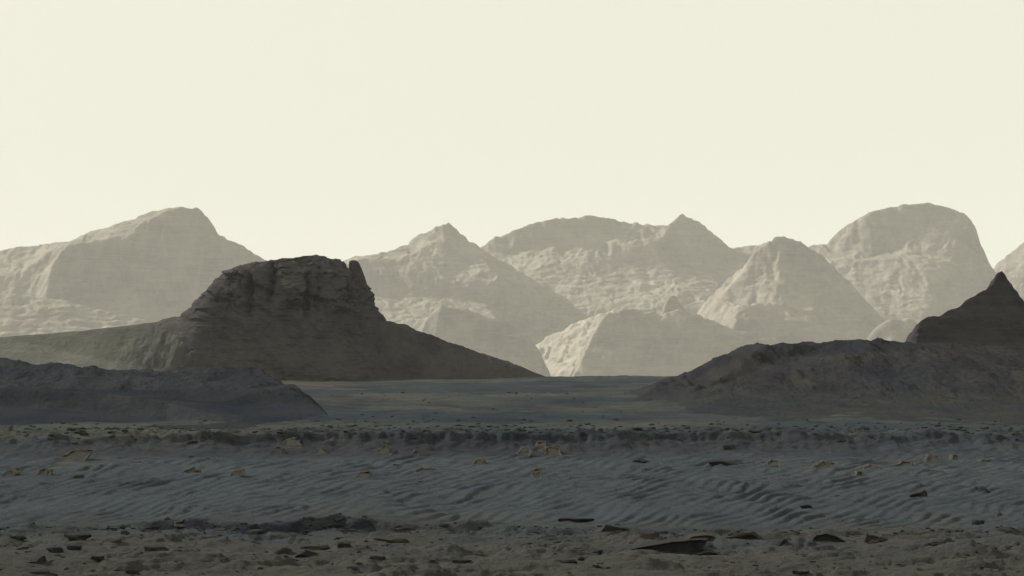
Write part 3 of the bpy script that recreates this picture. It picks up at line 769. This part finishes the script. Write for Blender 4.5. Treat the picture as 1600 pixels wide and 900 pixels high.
# pale outcrops showing through the dune sand
OUT = [
    ([(417, 708), (424, 703), (431, 698), (437, 702), (442, 711), (430, 712)], M_PALE, 'small pale triangular outcrop on the slope, left of a larger one'),
    ([(434, 700), (440, 690), (452, 685), (464, 690), (474, 702), (458, 702)], M_PALE, 'larger pale arched outcrop touching the small triangular one'),
    ([(494, 709), (497, 699), (503, 703), (514, 708), (506, 711)], M_PALE, 'small hook shaped pale outcrop right of the arched one'),
    ([(585, 707), (592, 702), (597, 692), (602, 699), (612, 708), (620, 711), (600, 712)], M_PALE, 'pale outcrop with a sharp peak, left of a smaller peaked one'),
    ([(638, 711), (645, 706), (650, 698), (654, 707), (657, 712), (645, 713)], M_PALE, 'smaller peaked pale outcrop right of the sharp peaked one'),
    ([(734, 700), (740, 696), (764, 694), (760, 698), (745, 701)], M_PALE, 'thin pale slab high on the slope above a low pale hump'),
    ([(735, 726), (742, 720), (752, 718), (760, 724), (755, 729), (742, 729)], M_PALE, 'low pale hump on the slope below the thin pale slab'),
    ([(833, 706), (837, 695), (845, 691), (853, 693), (855, 702), (850, 709)], M_TAN, 'round tan boulder on the slope beside a longer tan block'),
    ([(851, 709), (853, 701), (866, 700), (877, 703), (880, 710), (866, 712)], M_TAN, 'long tan block right of the round tan boulder'),
    ([(808, 709), (815, 700), (824, 699), (830, 705), (826, 712), (815, 713)], M_PALE, 'grey pale block left of the round tan boulder'),
    ([(832, 742), (838, 733), (846, 737), (848, 746), (838, 747)], M_PALE, 'little pale block on the ripples below the tan boulders'),
    ([(552, 745), (563, 738), (574, 738), (580, 745), (566, 748)], M_PALE, 'faint pale outcrop on the ripples below the peaked outcrops'),
    ([(640, 737), (655, 734), (680, 733), (672, 738), (650, 739)], M_ROCKO, 'thin olive slab on the ripples right of the faint pale outcrop'),
    ([(75, 719), (92, 713), (106, 706), (122, 703), (136, 705), (134, 716), (130, 722), (110, 720)], M_PALE, 'broad pale outcrop with a square right end, at the left of the slope'),
    ([(0, 744), (10, 736), (24, 733), (30, 738), (14, 745)], M_PALE, 'small pale outcrop at the left edge of the slope'),
    ([(50, 742), (62, 733), (74, 735), (78, 741), (64, 744)], M_PALE, 'small pale outcrop below the broad square ended one'),
    ([(355, 744), (364, 737), (376, 735), (380, 742), (366, 746)], M_PALE, 'pale yellow stone on the ripples below the left pale outcrops'),
    ([(282, 737), (292, 733), (310, 735), (312, 741), (296, 740)], M_PALE, 'pale flat stone on the ripples left of the yellow one'),
    ([(1268, 731), (1282, 724), (1298, 721), (1310, 725), (1300, 731), (1284, 733)], M_PALE, 'low pale outcrop at the left of the row on the right slope'),
    ([(1338, 744), (1344, 738), (1352, 738), (1350, 745)], M_PALE, 'little pale chip below the row of pale outcrops at the right'),
    ([(1398, 727), (1412, 722), (1428, 722), (1436, 728), (1418, 731)], M_PALE, 'brightest pale slab in the row of outcrops on the right slope'),
    ([(1448, 722), (1456, 712), (1472, 713), (1478, 719), (1462, 723)], M_PALE, 'pale knob up and right of the brightest pale slab'),
    ([(1484, 719), (1494, 712), (1504, 715), (1502, 721)], M_PALE, 'small pale stone right of the pale knob'),
    ([(1520, 723), (1540, 719), (1560, 720), (1552, 725)], M_PALE, 'long thin pale slab near the right edge of the slope'),
    ([(1200, 727), (1208, 720), (1220, 722), (1222, 730), (1208, 732)], M_PALE, 'pale outcrop standing apart left of the row at the right'),
    ([(1350, 731), (1362, 727), (1378, 730), (1372, 734)], M_PALE, 'thin pale slab between the low outcrop and the brightest slab'),
    ([(266, 817), (290, 814), (318, 813), (316, 819), (280, 821)], M_PALE, 'pale thin slab at the top of the lower ledge'),
]
bases = []
for poly, mt, lab in OUT:
    ym = max(p[1] for p in poly); xm = sum(p[0] for p in poly) / len(poly)
    bases.append((xm, ym - 1))
for i, ((poly, mt, lab), (gx_, gy_)) in enumerate(zip(OUT, raymarch(bases))):
    ym = max(p[1] for p in poly)
    poly2 = [(x_, y_ + (3 if y_ > ym - 4 else 0)) for x_, y_ in poly]
    tag(prism('outcrop', poly2, gy_, 0, .9, .04, mt, .05, 50 + i, 3.0), lab, 'outcrop')

# scattered stones
ZONES = [
    ('fore', 20, 'small dark stone lying loose on the olive foreground plain', 'dark stones on the foreground plain'),
    ('ledge', 30, 'dark broken stone in the row along the lower ledge', 'broken stones along the lower ledge'),
    ('dune', 14, 'small dark stone poking out of the rippled blue slope', 'dark stones on the rippled slope'),
    ('rim', 50, 'dark broken block among the rubble of the upper rim', 'broken blocks along the upper rim'),
]
def spot(zone):
    while True:
        if zone == 'fore':
            y = random.uniform(77.5, 96); x = random.uniform(-.185, .185) * y; wd = .10 * random.paretovariate(2.0); mx = .55
        elif zone == 'ledge':
            x = random.gauss(-8.5, 4.2) if random.random() < .6 else random.uniform(-17.5, 17.5)
            y = float(lower_edge(np.array([x]))[0]) + random.uniform(-.5, .5); wd = .2 * random.paretovariate(2.2); mx = .7
        elif zone == 'dune':
            y = random.uniform(99, 150); x = random.uniform(-.185, .185) * y; wd = .16 * random.paretovariate(2.4); mx = .5
        else:
            x = random.uniform(-30, 30); y = float(upper_edge(np.array([x]))[0]) + abs(random.gauss(0, 9)) - .3; wd = .26 * random.paretovariate(2.0); mx = 1.0
        if wd < mx: return x, y, wd
MARKS = [(57, 873, 'dark lump in the lower left corner'), (112, 838, 'long black slab at lower left'), (243, 857, 'black lens shaped rock'), (485, 864, 'smooth dark slab below the ledge'),
    (588, 872, 'stone on the smooth ground'), (720, 877, 'broken stone left of centre'), (1050, 850, 'big wedge slab'), (1295, 840, 'arched dark slab'), (1376, 840, 'reddish mound'), (1528, 815, 'black block on blue sand'),
    (1540, 764, 'lone stone on the upper right'), (1440, 770, 'brown rock in the ripples'), (895, 812, 'thin black slab near the centre'), (1138, 698, 'lone rock under the rim'), (1130, 722, 'long dark rock on the slope'),
    (455, 696, 'large arched pale outcrop'), (600, 706, 'sharp peaked pale outcrop'), (750, 698, 'thin pale slab high up'), (845, 700, 'round tan boulder'), (105, 712, 'broad square ended pale outcrop'),
    (20, 739, 'pale outcrop at the left edge'), (366, 740, 'pale yellow stone'), (1289, 726, 'low pale outcrop'), (1417, 726, 'brightest pale slab'), (1462, 718, 'pale knob'), (1540, 721, 'long pale slab near the right edge'),
    (1210, 726, 'pale outcrop standing apart'), (292, 817, 'pale slab on the lower ledge'), (300, 688, 'left stretch of the pale rubble'), (998, 718, 'dark rock right of the tan boulders'), (640, 830, 'right tip of the lower ledge'), (1225, 843, 'stone left of the arched slab')]
STONES = []
for z, n, lab, grp in ZONES:
    c = sorted((spot(z) for _ in range(n * 5)), key=lambda s: -s[2])
    for x, y, wd in c[:n]:
        mt = random.choice((M_ROCK, M_ROCK, M_ROCK, M_ROCKB if z == 'fore' else M_ROCK))
        STONES.append((z, wd, x / y * F + 800, 550 + (CAM_H - float(ground_h(np.array([x]), np.array([y]))[0])) / y * F,
            place('stone', random.choice(VAR), mt, x, y, wd, random.uniform(-.5, .5), lab, 'stone', grp, random.uniform(.35, .8), tilt=(random.uniform(-.12, .12), random.uniform(-.15, .15)))))

# each stone is told apart by the landmark it lies beside and by its size among the stones there
buckets = {}
for z, wd, sx_, sy_, o in STONES:
    mk = min(MARKS, key=lambda m: (m[0] - sx_) ** 2 + 9 * (m[1] - sy_) ** 2)
    dx, dy = sx_ - mk[0], sy_ - mk[1]
    rel = ('right of' if dx > 0 else 'left of') if abs(dx) > 2.2 * abs(dy) else ('below' if dy > 0 else 'above')
    buckets.setdefault((z, rel, mk[2]), []).append((wd, o))
KIND = {'fore': 'dark stone', 'ledge': 'broken dark stone', 'dune': 'dark stone in the sand', 'rim': 'broken dark block'}
for (z, rel, mk), lst in buckets.items():
    lst.sort(key=lambda t: -t[0])
    for i, (wd, o) in enumerate(lst):
        n = len(lst)
        if n == 1: ad = ''
        elif i == 0: ad = 'largest ' if n > 2 else 'larger '
        elif i == n - 1: ad = 'smallest ' if n > 2 else 'smaller '
        elif i == 1: ad = 'second largest '
        elif i == 2: ad = 'third largest '
        else: ad = ('fourth', 'fifth', 'sixth', 'seventh', 'eighth', 'ninth', 'tenth')[min(i - 3, 6)] + ' largest '
        o['label'] = ad + KIND[z] + ' ' + rel + ' the ' + mk

# rubble too small and too many to count: one mesh
def rubble():
    bm = bmesh.new(); bmesh.ops.create_icosphere(bm, subdivisions=1, radius=.5)
    ico = np.array([v.co[:] for v in bm.verts]); fac = np.array([[v.index for v in f.verts] for f in bm.faces]); bm.free()
    co, fs = [], []; k = 0
    N = 2600; R = rng
    zone = R.random(N)
    y = np.where(zone < .25, R.uniform(77, 97, N), 0)
    x = R.uniform(-.19, .19, N)
    yy = y.copy(); xx = x * np.maximum(y, 1)
    m = (zone >= .25) & (zone < .45); xx[m] = R.uniform(-18, 18, m.sum()); yy[m] = lower_edge(xx[m]) + R.normal(0, .7, m.sum())
    m = (zone >= .45) & (zone < .93); xx[m] = R.uniform(-32, 32, m.sum()); yy[m] = upper_edge(xx[m]) + np.abs(R.normal(0, 14, m.sum())) - .4
    m = zone >= .93; yy[m] = R.uniform(165, 330, m.sum()); xx[m] = R.uniform(-.1, .19, m.sum()) * yy[m]
    clump = pn(xx / 2.5, yy / 5, 77)
    size = (.035 + .05 * R.random(N) ** 2) * np.sqrt(yy / 80) * np.where(yy > 150, 1.5, 1.0) * (1 + .5 * np.clip(clump, -.6, 1))
    zz = ground_h(xx, yy)
    for i in range(N):
        p = ico * (1 + R.uniform(-.3, .3, ico.shape))
        a_ = R.uniform(0, 6.28); c, s = math.cos(a_), math.sin(a_)
        p = np.stack([(p[:, 0] * c - p[:, 1] * s) * 1.3, p[:, 0] * s + p[:, 1] * c, p[:, 2] * R.uniform(.4, .8)], 1) * size[i] * 1.6
        co.append(p + [xx[i], yy[i], zz[i] + size[i] * .1]); fs.append(fac + k); k += len(ico)
    me = mesh_from('rubble', np.concatenate(co), np.concatenate(fs), False)
    tag(link('rubble', me, M_ROCK), kind='stuff')
rubble()

# ------------------------------------------------------------------ haze
def haze():
    x0, x1, y0, y1_, z0, z1 = -3100, 3100, -300, 9200, -97.5, 356
    bm = bmesh.new(); bmesh.ops.create_cube(bm, size=1)
    for v in bm.verts:
        v.co = ((x0 + x1) / 2 + v.co.x * (x1 - x0), (y0 + y1_) / 2 + v.co.y * (y1_ - y0), (z0 + z1) / 2 + v.co.z * (z1 - z0))
    me = bpy.data.meshes.new('haze'); bm.to_mesh(me); bm.free()
    m = bpy.data.materials.new('thin_dust_haze'); m.use_nodes = True
    t = m.node_tree; t.nodes.clear()
    o = t.nodes.new('ShaderNodeOutputMaterial'); v = t.nodes.new('ShaderNodeVolumePrincipled')
    v.inputs['Color'].default_value = (.95, .94, .915, 1); v.inputs['Density'].default_value = 3.6e-5
    v.inputs['Anisotropy'].default_value = 0.0
    t.links.new(v.outputs[0], o.inputs['Volume'])
    tag(link('haze', me, m), kind='stuff')
haze()
